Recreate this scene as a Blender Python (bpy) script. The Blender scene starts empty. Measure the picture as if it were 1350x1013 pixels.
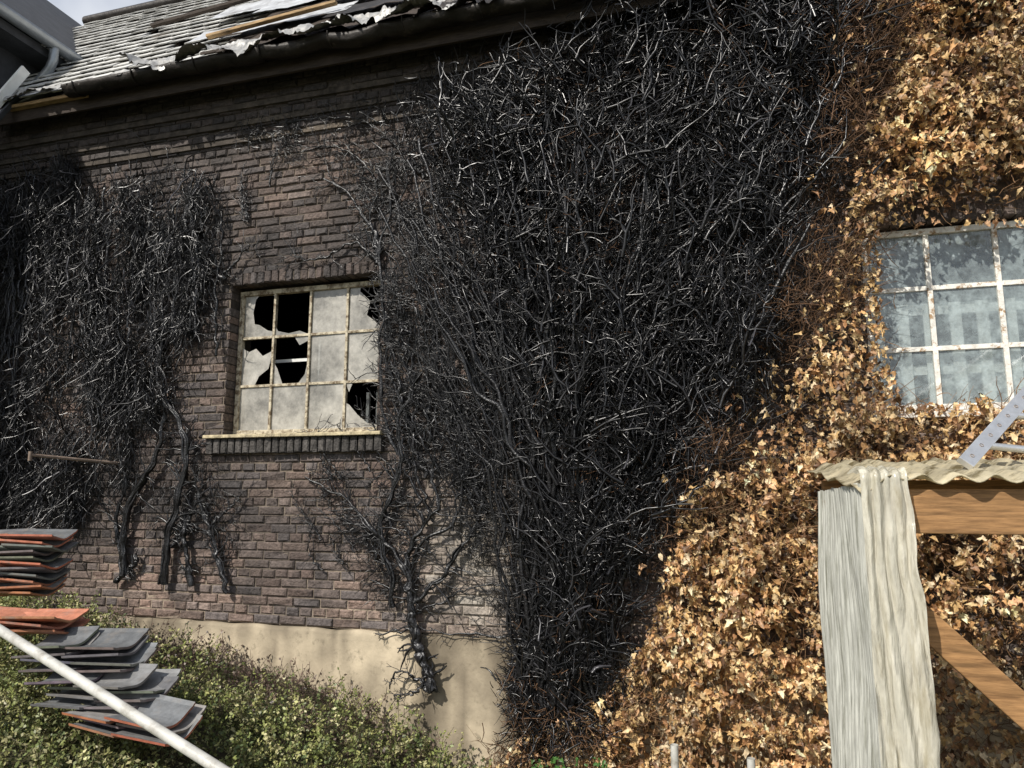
import bpy, math, random
import numpy as np
from mathutils import Vector, noise, Matrix
random.seed(7); rng=np.random.default_rng(7)
sc=bpy.context.scene
# ------------------------------------------------------------------ camera
CAM=np.array([0,-5.5,1.6]); psi=math.radians(16); phi=math.radians(8.5); F0=936.0
Rv=np.array([math.cos(psi),math.sin(psi),0]); Fv=np.array([-math.sin(psi)*math.cos(phi),math.cos(psi)*math.cos(phi),math.sin(phi)])
Uv=np.cross(Rv,Fv)
cd=bpy.data.cameras.new("camera"); cam=bpy.data.objects.new("camera",cd); sc.collection.objects.link(cam)
M=Matrix(((Rv[0],Uv[0],-Fv[0],CAM[0]),(Rv[1],Uv[1],-Fv[1],CAM[1]),(Rv[2],Uv[2],-Fv[2],CAM[2]),(0,0,0,1)))
cam.matrix_world=M; cd.sensor_width=36; cd.lens=36*F0/1350; cd.clip_end=1000; cd.clip_start=0.05
sc.camera=cam
sc.view_settings.view_transform='Standard'
def ray(px,py): return Rv*((px-675)/F0)+Uv*((506.5-py)/F0)+Fv
def W(px,py,y=0.0):
    """photogrammetry: measured point -> metres on the vertical plane Y=y"""
    d=ray(px,py); return CAM+d*((y-CAM[1])/d[1])
def WX(px,py,x):
    d=ray(px,py); return CAM+d*((x-CAM[0])/d[0])
# ------------------------------------------------------------------ helpers
def empty(name):
    o=bpy.data.objects.new(name,None); sc.collection.objects.link(o); return o
def fast(name,V,Fc,mat,parent=None,col=None,smooth=False):
    V=np.asarray(V,dtype=np.float32); Fc=np.asarray(Fc,dtype=np.int32); n=Fc.shape[1]
    me=bpy.data.meshes.new(name); me.vertices.add(len(V)); me.vertices.foreach_set("co",V.ravel())
    me.loops.add(Fc.size); me.loops.foreach_set("vertex_index",Fc.ravel())
    me.polygons.add(len(Fc)); me.polygons.foreach_set("loop_start",np.arange(0,Fc.size,n,dtype=np.int32))
    me.update(calc_edges=True); me.validate()
    if col is not None:
        a=me.attributes.new("Col",'FLOAT_COLOR','POINT'); c=np.ones((len(V),4),dtype=np.float32); c[:,:3]=col; a.data.foreach_set("color",c.ravel())
    if smooth: me.polygons.foreach_set("use_smooth",np.ones(len(Fc),dtype=bool))
    o=bpy.data.objects.new(name,me); me.materials.append(mat); sc.collection.objects.link(o)
    if parent: o.parent=parent
    return o
def pymesh(name,V,Fc,mat,parent=None,col=None,smooth=False):
    me=bpy.data.meshes.new(name); me.from_pydata([tuple(map(float,v)) for v in V],[],Fc); me.update()
    if col is not None:
        a=me.attributes.new("Col",'FLOAT_COLOR','POINT'); c=np.ones((len(V),4),dtype=np.float32); c[:,:3]=col; a.data.foreach_set("color",c.ravel())
    if smooth:
        for p in me.polygons: p.use_smooth=True
    o=bpy.data.objects.new(name,me); me.materials.append(mat); sc.collection.objects.link(o)
    if parent: o.parent=parent
    return o
BF=[(0,1,2,3),(7,6,5,4),(0,4,5,1),(1,5,6,2),(2,6,7,3),(3,7,4,0)]
def boxv(x0,x1,y0,y1,z0,z1): return [(x0,y0,z0),(x1,y0,z0),(x1,y0,z1),(x0,y0,z1),(x0,y1,z0),(x1,y1,z0),(x1,y1,z1),(x0,y1,z1)]
def box(name,x0,x1,y0,y1,z0,z1,mat,parent=None,bev=0.0):
    o=pymesh(name,boxv(x0,x1,y0,y1,z0,z1),BF,mat,parent)
    if bev: m=o.modifiers.new("b",'BEVEL'); m.width=bev; m.segments=2
    return o
def beam(name,a,b,w,h,mat,parent=None,up=(0,0,1),bev=0.004):
    a=Vector(a);b=Vector(b);t=(b-a).normalized(); up=Vector(up); s=t.cross(up).normalized(); u=s.cross(t)
    V=[]
    for p in (a,b):
        for (i,j) in ((-1,-1),(1,-1),(1,1),(-1,1)): V.append(p+s*(i*w/2)+u*(j*h/2))
    o=pymesh(name,V,[(0,3,2,1),(4,5,6,7),(0,1,5,4),(1,2,6,5),(2,3,7,6),(3,0,4,7)],mat,parent)
    if bev: m=o.modifiers.new("b",'BEVEL'); m.width=bev; m.segments=2
    return o
def tubes(name,P,Rr,mat,parent=None,sides=3,col=None,smooth=False,gnarl=0):
    P=np.asarray(P,float); Rr=np.asarray(Rr,float); N,K,_=P.shape
    T=np.gradient(P,axis=1); T/=np.linalg.norm(T,axis=2,keepdims=True)+1e-9
    ref=np.zeros_like(T); ref[...,1]=1; ref[...,0]=.13; ref[...,2]=.07
    A=np.cross(T,ref); A/=np.linalg.norm(A,axis=2,keepdims=True)+1e-9; B=np.cross(T,A)
    th=np.arange(sides)*2*np.pi/sides
    RR=np.repeat(Rr[:,:,None],sides,axis=2)
    if gnarl:
        g=rng.normal(0,1,(N,K,sides)); g=(g+np.roll(g,1,1)+.6*np.roll(g,1,2))/2; lob=np.sin(th*2+rng.uniform(0,6,(N,1,1))+np.arange(K)[None,:,None]*.25)
        RR=RR*np.clip(1+gnarl*g+gnarl*.9*lob,.35,2)
    V=P[:,:,None,:]+RR[...,None]*(np.cos(th)[None,None,:,None]*A[:,:,None,:]+np.sin(th)[None,None,:,None]*B[:,:,None,:])
    V=V.reshape(-1,3)
    i=np.arange(N)[:,None,None]; k=np.arange(K-1)[None,:,None]; s=np.arange(sides)[None,None,:]; s2=(s+1)%sides
    b=i*K*sides
    Fq=np.stack([b+k*sides+s,b+k*sides+s2,b+(k+1)*sides+s2,b+(k+1)*sides+s],-1).reshape(-1,4)
    c=None
    if col is not None: c=np.repeat(col,K*sides,axis=0)
    return fast(name,V,Fq,mat,parent,c,smooth)
def pipe(name,pts,r,mat,parent=None,sides=14):
    pts=np.array(pts,float); return tubes(name,pts[None],np.full((1,len(pts)),r),mat,parent,sides,smooth=True)
# ------------------------------------------------------------------ materials
def mat(name,col=(.5,.5,.5),rough=.8,spec=.3,metal=0,attr=False,nscale=8,namt=.35,bump=.3,bscale=40,bdist=.01,dirt=None,stretch=None,trans=0,dirt2=None,det=5):
    m=bpy.data.materials.new(name); m.use_nodes=True; nt=m.node_tree; N=nt.nodes; L=nt.links
    p=N["Principled BSDF"]; p.inputs["Roughness"].default_value=rough; p.inputs["Specular IOR Level"].default_value=spec; p.inputs["Metallic"].default_value=metal
    tc=N.new("ShaderNodeTexCoord"); vec=tc.outputs["Object"]; raw=vec
    if stretch:
        mp=N.new("ShaderNodeMapping"); mp.inputs["Scale"].default_value=stretch; L.new(vec,mp.inputs["Vector"]); vec=mp.outputs["Vector"]
    if attr:
        a=N.new("ShaderNodeAttribute"); a.attribute_name="Col"; out=a.outputs["Color"]
    else:
        rg=N.new("ShaderNodeRGB"); rg.outputs[0].default_value=(*col,1); out=rg.outputs[0]
    if namt:
        n=N.new("ShaderNodeTexNoise"); n.inputs["Scale"].default_value=nscale; n.inputs["Detail"].default_value=det; n.inputs["Roughness"].default_value=.65; L.new(vec,n.inputs["Vector"])
        mr=N.new("ShaderNodeMapRange"); mr.inputs[1].default_value=.3; mr.inputs[2].default_value=.7; mr.inputs[3].default_value=1-namt; mr.inputs[4].default_value=1+namt; L.new(n.outputs["Fac"],mr.inputs[0])
        mx=N.new("ShaderNodeMix"); mx.data_type='RGBA'; mx.blend_type='MULTIPLY'; mx.inputs[0].default_value=1
        L.new(out,mx.inputs[6]); L.new(mr.outputs[0],mx.inputs[7]); out=mx.outputs[2]
    for dd in (dirt,dirt2):
        if not dd: continue
        n2=N.new("ShaderNodeTexNoise"); n2.inputs["Scale"].default_value=dd[1]; n2.inputs["Detail"].default_value=6; n2.inputs["Roughness"].default_value=.7
        if len(dd)>4:
            mp2=N.new("ShaderNodeMapping"); mp2.inputs["Scale"].default_value=dd[4]; L.new(raw,mp2.inputs["Vector"]); L.new(mp2.outputs["Vector"],n2.inputs["Vector"])
        else: L.new(vec,n2.inputs["Vector"])
        r2=N.new("ShaderNodeMapRange"); r2.inputs[1].default_value=dd[2]; r2.inputs[2].default_value=dd[3]; L.new(n2.outputs["Fac"],r2.inputs[0])
        m2=N.new("ShaderNodeMix"); m2.data_type='RGBA'; L.new(r2.outputs[0],m2.inputs[0]); L.new(out,m2.inputs[6]); m2.inputs[7].default_value=(*dd[0],1); out=m2.outputs[2]
    L.new(out,p.inputs["Base Color"])
    if bump:
        nb=N.new("ShaderNodeTexNoise"); nb.inputs["Scale"].default_value=bscale; nb.inputs["Detail"].default_value=4; L.new(vec,nb.inputs["Vector"])
        bp=N.new("ShaderNodeBump"); bp.inputs["Strength"].default_value=bump; bp.inputs["Distance"].default_value=bdist; L.new(nb.outputs["Fac"],bp.inputs["Height"]); L.new(bp.outputs[0],p.inputs["Normal"])
    if trans:
        t=N.new("ShaderNodeBsdfTranslucent"); L.new(out,t.inputs["Color"]); ms=N.new("ShaderNodeMixShader"); ms.inputs[0].default_value=trans
        L.new(p.outputs[0],ms.inputs[1]); L.new(t.outputs[0],ms.inputs[2]); L.new(ms.outputs[0],N["Material Output"].inputs["Surface"])
    return m
def glass(name,dustcol,dustlo,dusthi,scale,dark=.45,csc=6):
    m=bpy.data.materials.new(name); m.use_nodes=True; N=m.node_tree.nodes; L=m.node_tree.links
    p=N["Principled BSDF"]; p.inputs["Base Color"].default_value=(*dustcol,1); p.inputs["Roughness"].default_value=.3
    tr=N.new("ShaderNodeBsdfTransparent"); tr.inputs[0].default_value=(.8,.85,.85,1); gl=N.new("ShaderNodeBsdfGlossy"); gl.inputs["Roughness"].default_value=.06
    m1=N.new("ShaderNodeMixShader"); m1.inputs[0].default_value=.12; L.new(tr.outputs[0],m1.inputs[1]); L.new(gl.outputs[0],m1.inputs[2])
    tc=N.new("ShaderNodeTexCoord"); n=N.new("ShaderNodeTexNoise"); n.inputs["Scale"].default_value=scale; n.inputs["Detail"].default_value=8; n.inputs["Roughness"].default_value=.7; L.new(tc.outputs["Object"],n.inputs["Vector"])
    r=N.new("ShaderNodeMapRange"); r.inputs[1].default_value=.32; r.inputs[2].default_value=.68; r.inputs[3].default_value=dustlo; r.inputs[4].default_value=dusthi; L.new(n.outputs["Fac"],r.inputs[0])
    m2=N.new("ShaderNodeMixShader"); L.new(r.outputs[0],m2.inputs[0]); L.new(m1.outputs[0],m2.inputs[1]); L.new(p.outputs[0],m2.inputs[2]); L.new(m2.outputs[0],N["Material Output"].inputs["Surface"])
    c=N.new("ShaderNodeTexNoise"); c.inputs["Scale"].default_value=csc; c.inputs["Detail"].default_value=8; c.inputs["Roughness"].default_value=.75; L.new(tc.outputs["Object"],c.inputs["Vector"])
    r3=N.new("ShaderNodeMapRange"); r3.inputs[1].default_value=.35; r3.inputs[2].default_value=.65; L.new(c.outputs["Fac"],r3.inputs[0])
    mm=N.new("ShaderNodeMix"); mm.data_type='RGBA'; mm.inputs[6].default_value=tuple(x*dark for x in dustcol)+(1,); mm.inputs[7].default_value=tuple(min(1,x*1.25) for x in dustcol)+(1,); L.new(r3.outputs[0],mm.inputs[0]); L.new(mm.outputs[2],p.inputs["Base Color"])
    return m
m_brick=mat("sooty_brick",attr=True,nscale=28,namt=.5,bump=1,bscale=55,bdist=.012,rough=.75,spec=.35,dirt=((.020,.018,.018),2.6,.46,.80),dirt2=((.28,.24,.20),9,.64,.82))
m_mortar=mat("mortar",attr=True,nscale=15,namt=.5,bump=.9,bscale=90,bdist=.008,rough=.95)
m_plinth=mat("render_plinth",attr=True,nscale=3,namt=.25,bump=.5,bscale=30,bdist=.006,rough=.9,dirt=((.20,.17,.12),14,.55,.75))
m_char=mat("charred_wood",attr=True,nscale=30,namt=.5,bump=.9,bscale=60,bdist=.006,rough=.34,spec=.6,det=2)
m_twig=mat("charred_twig",attr=True,namt=0,bump=0,rough=.30,spec=.65)
m_dry=mat("dry_twig",attr=True,namt=0,bump=0,rough=.6,spec=.3)
m_leaf=mat("dry_leaf",attr=True,nscale=45,namt=.35,bump=0,rough=.48,spec=.4,trans=.2,det=1)
m_green=mat("shrub_leaf",attr=True,namt=0,bump=0,rough=.45,spec=.4,trans=.2)
m_soil=mat("soil",(.06,.05,.032),nscale=10,namt=.5,bump=1,bscale=30,bdist=.03,rough=.95,dirt=((.05,.07,.02),1.5,.45,.6))
m_slate=mat("roof_tile_weathered",attr=True,nscale=12,namt=.25,bump=.5,bscale=50,bdist=.005,rough=.7,dirt=((.26,.24,.20),3,.52,.75))
m_gutter=mat("burnt_gutter",(.028,.024,.021),nscale=6,namt=.5,bump=.6,bscale=20,bdist=.012,rough=.5,metal=.2,dirt=((.12,.10,.085),7,.58,.75))
m_zinc=mat("zinc",(.32,.34,.36),nscale=5,namt=.2,bump=.2,rough=.4,metal=.6)
m_sheet=mat("flashing_sheet",(.40,.395,.38),nscale=5,namt=.35,bump=.6,bscale=12,bdist=.02,rough=.5,metal=.3,dirt=((.05,.045,.04),5,.50,.68))
m_loose=mat("loose_sheet",(.50,.51,.52),nscale=5,namt=.3,bump=.3,bscale=9,bdist=.02,rough=.5,metal=.3,dirt=((.2,.19,.18),4,.5,.72))
m_burntwood=mat("scorched_board",(.05,.038,.03),nscale=8,namt=.5,bump=.6,stretch=(1,8,8),rough=.8)
m_board=mat("pale_board",(.40,.27,.14),nscale=8,namt=.4,bump=.4,stretch=(1,8,8),rough=.8,dirt=((.08,.06,.04),3,.50,.70))
m_paintR=mat("peeling_paint",(.74,.72,.66),nscale=14,namt=.2,bump=.9,bscale=45,bdist=.006,rough=.7,dirt=((.34,.22,.12),17,.53,.62))
m_paintL=mat("smoked_paint",(.52,.46,.34),nscale=14,namt=.3,bump=.9,bscale=45,bdist=.006,rough=.7,dirt=((.14,.10,.06),20,.44,.60))
m_glassL=glass("dusty_glass",(.41,.39,.345),.72,1.0,4,.35,3.2)
m_glassR=glass("grimy_glass",(.38,.45,.46),.18,.80,3.0,.55,16)
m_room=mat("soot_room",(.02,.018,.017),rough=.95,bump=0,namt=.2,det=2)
m_slat=mat("white_slat",(.80,.80,.77),rough=.7,bump=0,namt=.1,det=2)
m_timber=mat("stained_timber",(.30,.165,.07),nscale=5,namt=.5,bump=.4,bscale=8,bdist=.004,stretch=(1.2,14,14),rough=.6,dirt=((.12,.06,.025),4,.50,.72))
m_film=mat("plastic_film",(.78,.75,.63),nscale=6,namt=.2,bump=.8,bscale=7,bdist=.03,rough=.22,spec=.6,trans=.4,stretch=(4,4,.7),dirt=((.46,.41,.28),4,.50,.70))
m_panel=mat("weathered_panel",(.56,.56,.50),nscale=50,namt=.35,bump=.6,bscale=60,bdist=.004,stretch=(1,1,.12),rough=.7,dirt=((.24,.24,.19),34,.5,.68))
m_corr=mat("corrugated_plastic",(.66,.59,.42),nscale=9,namt=.3,bump=.6,rough=.4,trans=.4,dirt=((.20,.16,.08),8,.50,.64))
m_alu=mat("aluminium",(.62,.63,.64),rough=.35,metal=.7,bump=.1,nscale=20,namt=.12)
m_white=mat("white_paint",(.52,.51,.47),rough=.4,spec=.5,bump=.05,nscale=10,namt=.2,dirt=((.28,.26,.22),12,.50,.70))
m_rust=mat("rusty_iron",(.24,.18,.14),rough=.7,bump=.5)
m_rtile=mat("clay_tile",attr=True,nscale=15,namt=.3,bump=.4,bscale=60,bdist=.004,rough=.5,spec=.4,dirt=((.19,.17,.15),6,.52,.78))
m_dark=mat("slate_cladding",(.05,.052,.058),nscale=6,namt=.3,bump=.4,rough=.7)
# ------------------------------------------------------------------ regions (measured on the wall, metres)
def poly(pts): return np.array([W(x,y)[[0,2]] for x,y in pts])
def inside(X,Z,pl):
    X=np.asarray(X);Z=np.asarray(Z);r=np.zeros(X.shape,bool);n=len(pl);j=n-1
    for i in range(n):
        xi,zi=pl[i];xj,zj=pl[j]
        c=((zi>Z)!=(zj>Z))&(X<(xj-xi)*(Z-zi)/(zj-zi+1e-12)+xi); r^=c; j=i
    return r
def sample(pl,n):
    lo=pl.min(0);hi=pl.max(0);out=np.zeros((0,2))
    while len(out)<n:
        q=lo+(hi-lo)*rng.random((n*2,2)); out=np.vstack([out,q[inside(q[:,0],q[:,1],pl)]])
    return out[:n]
PA=poly([(500,165),(560,110),(740,60),(860,-40),(1190,-40),(1165,110),(1125,250),(1090,400),(1045,490),(1000,580),(925,665),(885,740),(830,830),(790,920),(720,935),(685,900),(690,760),(680,640),(640,520),(600,430),(560,320),(515,240)])
PAcore=poly([(570,170),(700,110),(860,20),(1150,20),(1110,130),(1070,260),(1030,400),(970,530),(890,630),(840,730),(790,850),(730,890),(730,780),(735,640),(690,480),(640,320)])
PB=poly([(-120,235),(30,245),(85,215),(115,250),(160,240),(215,228),(285,232),(300,290),(285,380),(262,450),(240,520),(170,560),(150,640),(110,680),(20,690),(-120,690)])
PD=poly([(1215,-60),(1480,-60),(1480,250),(1150,290),(1148,330),(1150,420),(1172,535),(1480,525),(1480,1300),(560,1300),(640,1010),(700,955),(790,915),(850,840),(880,750),(925,670),(1005,585),(1045,500),(1085,410),(1118,260),(1165,120)])
# ------------------------------------------------------------------ building
bld=empty("brick_building")
zpl=float(W(530,834)[2])         # plinth top
L0,L1,LB,LT=float(W(300,470)[0]),float(W(498,470)[0]),float(W(400,572)[2]),float(W(400,368)[2])
R0=float(W(1143,420)[0]);RB,RT=float(W(1240,542)[2]),float(W(1240,292)[2]);R1=R0+1.75
holes=[(L0,L1,LB,LT),(R0,R1,RB,RT)]
XA,XB,ZT=-9.0,5.0,5.7
def proj(z): return 0 if z<4.93 else (.035 if z<5.08 else (.07 if z<5.23 else .11))
wp=W(625,750)
def sootf(x,z):
    n=noise.fractal(Vector((x*.9,z*.9,3.1)),1.0,2.0,5); n2=noise.fractal(Vector((x*2.7,z*2.7,8.1)),1.0,2.0,4)
    s=.62+.45*n+.30*n2+.10*max(0,(z-2.2)/3)+.8*max(0,(z-4.6))
    s-=.42*max(0,min(1,(1.15-z)/1.0))
    if x<-4.4 and z<4.3 and z>1.0: s+=.12
    if LT<z<LT+.5 and L0-.3<x<L1+.3: s+=.2
    return max(0,min(1,s))
def wallcol(x,z,base,sootc=(.036,.032,.031)):
    s=sootf(x,z); w=math.exp(-(((x-wp[0])/.55)**2+((z-wp[2])/.6)**2))*(.6+.5*noise.noise(Vector((x*5,z*5,0))))
    c=[base[i]*(1-.88*s)+sootc[i]*s*.88 for i in range(3)]
    w=max(0,min(.8,w)); g=(.42,.38,.32)
    return [c[i]*(1-w)+g[i]*w for i in range(3)]
BV=[];BFc=[];BC=[]
def addbrick(x0,x1,z0,z1,yo,depth=.16,colr=None):
    if x1-x0<.02 or z1-z0<.015: return
    j=lambda s: random.uniform(-s,s)
    e=.0065; yo=yo+j(.005); base=len(BV)
    tilt=j(.004); tilt2=j(.003)
    cx,cz=(x0+x1)/2,(z0+z1)/2
    x0+=abs(j(.003));x1-=abs(j(.003)); z0+=j(.003); z1+=j(.003)
    o=[(x0,z0),(x1,z0),(x1,z1),(x0,z1)]
    f=[(x0+e+abs(j(.010)),z0+e+abs(j(.006))),(x1-e-abs(j(.010)),z0+e+abs(j(.006))),(x1-e-abs(j(.010)),z1-e-abs(j(.006))),(x0+e+abs(j(.010)),z1-e-abs(j(.006)))]
    for k,(x,z) in enumerate(f): BV.append((x,yo+(tilt if x>cx else -tilt)+(tilt2 if z>cz else -tilt2)+(abs(j(.014)) if random.random()<.22 else 0),z))
    for (x,z) in o: BV.append((x,yo+e+.003,z))
    for (x,z) in o: BV.append((x,yo+depth,z))
    BFc.append((base,base+1,base+2,base+3))
    for k in range(4):
        k2=(k+1)%4
        BFc.append((base+4+k,base+4+k2,base+k2,base+k)); BFc.append((base+8+k,base+8+k2,base+4+k2,base+4+k))
    if colr is None:
        b0=random.choice([(.23,.165,.135),(.20,.155,.135),(.26,.18,.145),(.18,.15,.14),(.25,.19,.16),(.28,.20,.16)])
        k=random.uniform(.8,1.15); colr=wallcol(cx,cz,[q*k for q in b0])
        k=random.uniform(.75,1.2); colr=[q*k for q in colr]
    BC.extend([colr]*12)
CH=.0765; row=0; z=zpl+.004
SO=.125
while z<ZT:
    z0,z1=z+.005,z+CH-.006
    header=(row%2==1)
    bl=.1275 if (header and row%4==1) else .255
    x=XA-(row%4)*.064-.01*random.random()
    while x<XB:
        x0,x1=x+.005,x+bl-.005+random.uniform(-.003,.003)
        segs=[(x0,x1,z0,z1)]
        for (h0,h1,hb,ht) in holes:
            top=ht+SO; bot=hb-.14 if h0<-1 else hb
            e0,e1=(h0-.04,h1+.04)
            ns=[]
            for (s0,s1,q0,q1) in segs:
                zc=(q0+q1)/2
                if bot<zc<ht: c0,c1=h0,h1
                elif ht<=zc<top: c0,c1=e0,e1
                else: ns.append((s0,s1,q0,q1)); continue
                if zc<hb: c0,c1=h0-.03,h1+.03
                if s1<=c0 or s0>=c1: ns.append((s0,s1,q0,q1)); continue
                if s0<c0: ns.append((s0,c0,q0,q1))
                if s1>c1: ns.append((c1,s1,q0,q1))
            segs=ns
        for s in segs: addbrick(s[0],s[1],s[2],s[3],-proj(z)+.0)
        x+=bl
    z+=CH; row+=1
for (h0,h1,hb,ht) in holes:
    n=int(round((h1-h0+.08)/.078)); st=(h1-h0+.08)/n
    for i in range(n): addbrick(h0-.04+i*st+.004,h0-.04+(i+1)*st-.004,ht,ht+SO-.012,-.002)
n=int(round((L1-L0+.22)/.077)); st=(L1-L0+.22)/n
for i in range(n):
    k=random.uniform(.6,1.2); addbrick(L0-.13+i*st+.005,L0-.13+(i+1)*st-.005,LB-.165,LB-.03,-.07,depth=.1,colr=[.075*k,.068*k,.062*k])
pymesh("brickwork",BV,BFc,m_brick,bld,BC)
def lines(a,b,st,extra): 
    v=list(np.arange(a,b,st))+[b]+extra; v=sorted(v); o=[v[0]]
    for q in v[1:]:
        if q-o[-1]>1e-4: o.append(q)
    return o
hx=[q for h in holes for q in (h[0]-.007,h[1]+.007)]; hz=[q for h in holes for q in (h[2]-.007,h[3]+.007)]
xs=lines(XA,XB,.08,hx); zs=lines(zpl,ZT,.08,hz+[4.93,4.935,5.08,5.085,5.23,5.235])
MV=[];MC=[];MF=[]
for zz in zs:
    for xx in xs:
        MV.append((xx,.016-proj(zz-.001),zz)); MC.append(wallcol(xx,zz,(.34,.275,.21),(.034,.030,.028)))
nx=len(xs)
for i in range(len(zs)-1):
    for j in range(nx-1):
        xc=(xs[j]+xs[j+1])/2;zc=(zs[i]+zs[i+1])/2
        if any(h[0]-.007<xc<h[1]+.007 and h[2]-.007<zc<h[3]+.007 for h in holes): continue
        MF.append((i*nx+j,i*nx+j+1,(i+1)*nx+j+1,(i+1)*nx+j))
pymesh("mortar_bed",MV,MF,m_mortar,bld,MC)
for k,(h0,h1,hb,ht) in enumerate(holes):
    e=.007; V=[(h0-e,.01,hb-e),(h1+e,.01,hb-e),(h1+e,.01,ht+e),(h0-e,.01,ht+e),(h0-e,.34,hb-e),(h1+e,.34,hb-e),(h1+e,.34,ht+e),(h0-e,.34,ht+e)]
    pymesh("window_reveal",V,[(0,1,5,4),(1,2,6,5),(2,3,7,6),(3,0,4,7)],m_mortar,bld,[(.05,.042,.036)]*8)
PVv=[];PF=[];PC=[]
nxp=int((XB-XA)/.05)+1; prof=[(.02,0),(-.022,-.006),(-.035,-.03)]+[(-.036-.0008*k,-.03-.05*k) for k in range(1,25)]+[(-.06,-1.6)]
tx0=W(560,880)[0]; tx1=W(680,880)[0]
for i in range(nxp):
    x=XA+i*.05; t=zpl-.004+.014*noise.noise(Vector((x*4,0,0)))
    for k,(py_,pz) in enumerate(prof):
        zz=t+pz if k<len(prof)-1 else pz
        PVv.append((x,py_+.008*noise.noise(Vector((x*2,zz*3,5))),zz))
        n1=noise.fractal(Vector((x*2.2,zz*1.2,7)),.9,2,5); streak=noise.fractal(Vector((x*9,zz*1.0,2)),.8,2,4)
        s=.25+.7*n1+.45*streak+.6*math.exp(-((x-tx0)/.22)**2)+.6*math.exp(-((x-tx1)/.18)**2)+.45*math.exp(-(pz/.07)**2)
        s=max(0,min(1,s)); a=(.50,.42,.30); b=(.085,.068,.048); PC.append([a[c]*(1-s*.85)+b[c]*s*.85 for c in range(3)])
np_=len(prof)
for i in range(nxp-1):
    for k in range(np_-1): PF.append((i*np_+k,i*np_+k+1,(i+1)*np_+k+1,(i+1)*np_+k))
pymesh("plinth",PVv,PF,m_plinth,bld,PC,smooth=True)
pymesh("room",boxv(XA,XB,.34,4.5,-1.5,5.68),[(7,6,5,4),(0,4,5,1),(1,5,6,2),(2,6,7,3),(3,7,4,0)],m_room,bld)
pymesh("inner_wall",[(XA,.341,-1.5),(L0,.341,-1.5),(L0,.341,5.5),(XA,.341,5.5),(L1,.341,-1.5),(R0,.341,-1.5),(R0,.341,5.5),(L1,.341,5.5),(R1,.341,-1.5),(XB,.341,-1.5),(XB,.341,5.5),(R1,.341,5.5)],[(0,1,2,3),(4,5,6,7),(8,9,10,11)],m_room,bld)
# ---- windows
def window(x0,x1,zb,zt,y,cols,rows,bar,mpaint,mglass,shards,tag):
    fw=.045; w=(x1-x0)/cols; h=(zt-zb)/rows
    box(tag+"_frame_bottom",x0,x1,y-.025,y+.03,zb,zb+fw,mpaint,bld,.004); box(tag+"_frame_top",x0,x1,y-.025,y+.03,zt-fw,zt,mpaint,bld,.004)
    box(tag+"_frame_left",x0,x0+fw,y-.022,y+.028,zb+fw,zt-fw,mpaint,bld,.004); box(tag+"_frame_right",x1-fw,x1,y-.022,y+.028,zb+fw,zt-fw,mpaint,bld,.004)
    for c in range(1,cols): box(tag+"_mullion",x0+c*w-bar/2,x0+c*w+bar/2,y-.018,y+.02,zb+fw,zt-fw,mpaint,bld,.003)
    for r in range(1,rows):
        for c in range(cols):
            a0=x0+c*w+(bar/2 if c else fw); a1=x0+(c+1)*w-(bar/2 if c<cols-1 else fw)
            box(tag+"_glazing_bar",a0,a1,y-.014,y+.016,zb+r*h-bar/2,zb+r*h+bar/2,mpaint,bld,.003)
    V=[];Fc=[]
    for r in range(rows):
        for c in range(cols):
            ps=shards.get((r,c),[[(0,0),(1,0),(1,1),(0,1)]])
            ty=random.uniform(-.004,.004)
            for p in ps:
                b0=len(V)
                for (u,v) in p: V.append((x0+(c+u)*w,y+ty*(u-.5)*2,zt-h*(r+1)+v*h))
                Fc.append(tuple(range(b0,b0+len(p))))
    pymesh(tag+"_glass",V,Fc,mglass,bld)
sh={(0,0):[[(0,0),(1,0),(.98,.12),(.8,.15),(.55,.28),(.42,.3),(.36,.55),(.42,.82),(.62,1),(0,1)],[(.88,1),(1,1),(1,.7)]],
    (0,1):[[(0,0),(1,0),(.7,.10),(.4,.06),(.1,.12),(0,.25)]],
    (0,3):[[(0,0),(.95,0),(.7,.2),(.5,.32),(.58,.6),(.3,.82),(.35,1),(0,1)]],
    (1,0):[[(0,0),(.5,0),(.62,.2),(.88,.35),(.98,.72),(.7,.62),(.5,.78),(.3,.72),(.12,.8),(0,.78)]],
    (1,1):[[(0,0),(.3,0),(.12,.35),(0,.5)],[(.55,1),(1,1),(1,.90),(.72,.80)],[(.7,0),(1,0),(1,.6),(.9,.2)]],
    (2,3):[[(0,0),(1,0),(1,.14),(.6,.18),(.34,.35),(.12,.55),(0,.6)],[(.0,1),(.2,1),(.1,.8)]]}
window(L0+.005,L1-.005,LB+.01,LT-.03,.15,4,3,.024,m_paintL,m_glassL,sh,"left_window")
window(R0+.005,R1-.005,RB+.01,RT-.02,.09,4,3,.034,m_paintR,m_glassR,{},"right_window")
for i in range(9): box("interior_slat",R0+.06+i*.17,R0+.135+i*.17,.15,.17,RB,RB+.80,m_slat,bld)
box("interior_rail",R0+.03,R1-.05,.172,.19,RB+.72,RB+.80,m_slat,bld); box("interior_rail_low",R0+.05,R1-.05,.172,.19,RB+.28,RB+.35,m_slat,bld)
for (u,v) in ((.36,.42),(.42,.42)): box("interior_frame_bar",L0+(L1-L0)*u,L0+(L1-L0)*u+.02,.5,.53,LB+.5,LB+.98,m_slat,bld)
box("interior_frame_rail",L0+.05,L0+.6,.535,.56,LB+.76,LB+.79,m_slat,bld)
for u in (.86,.93): box("interior_radiator",L0+(L1-L0)*u-.25,L0+(L1-L0)*u-.22,.7,.73,LB-.3,LB+.45,m_slat,bld)
o=box("window_sill",L0-.14,L1+.09,-.10,.14,LB-.03,LB+.0,mat("sill_render",(.46,.39,.25),nscale=12,namt=.4,bump=1,bscale=40,bdist=.01,rough=.9,dirt=((.10,.08,.06),9,.5,.7)),bld,.006)
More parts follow.
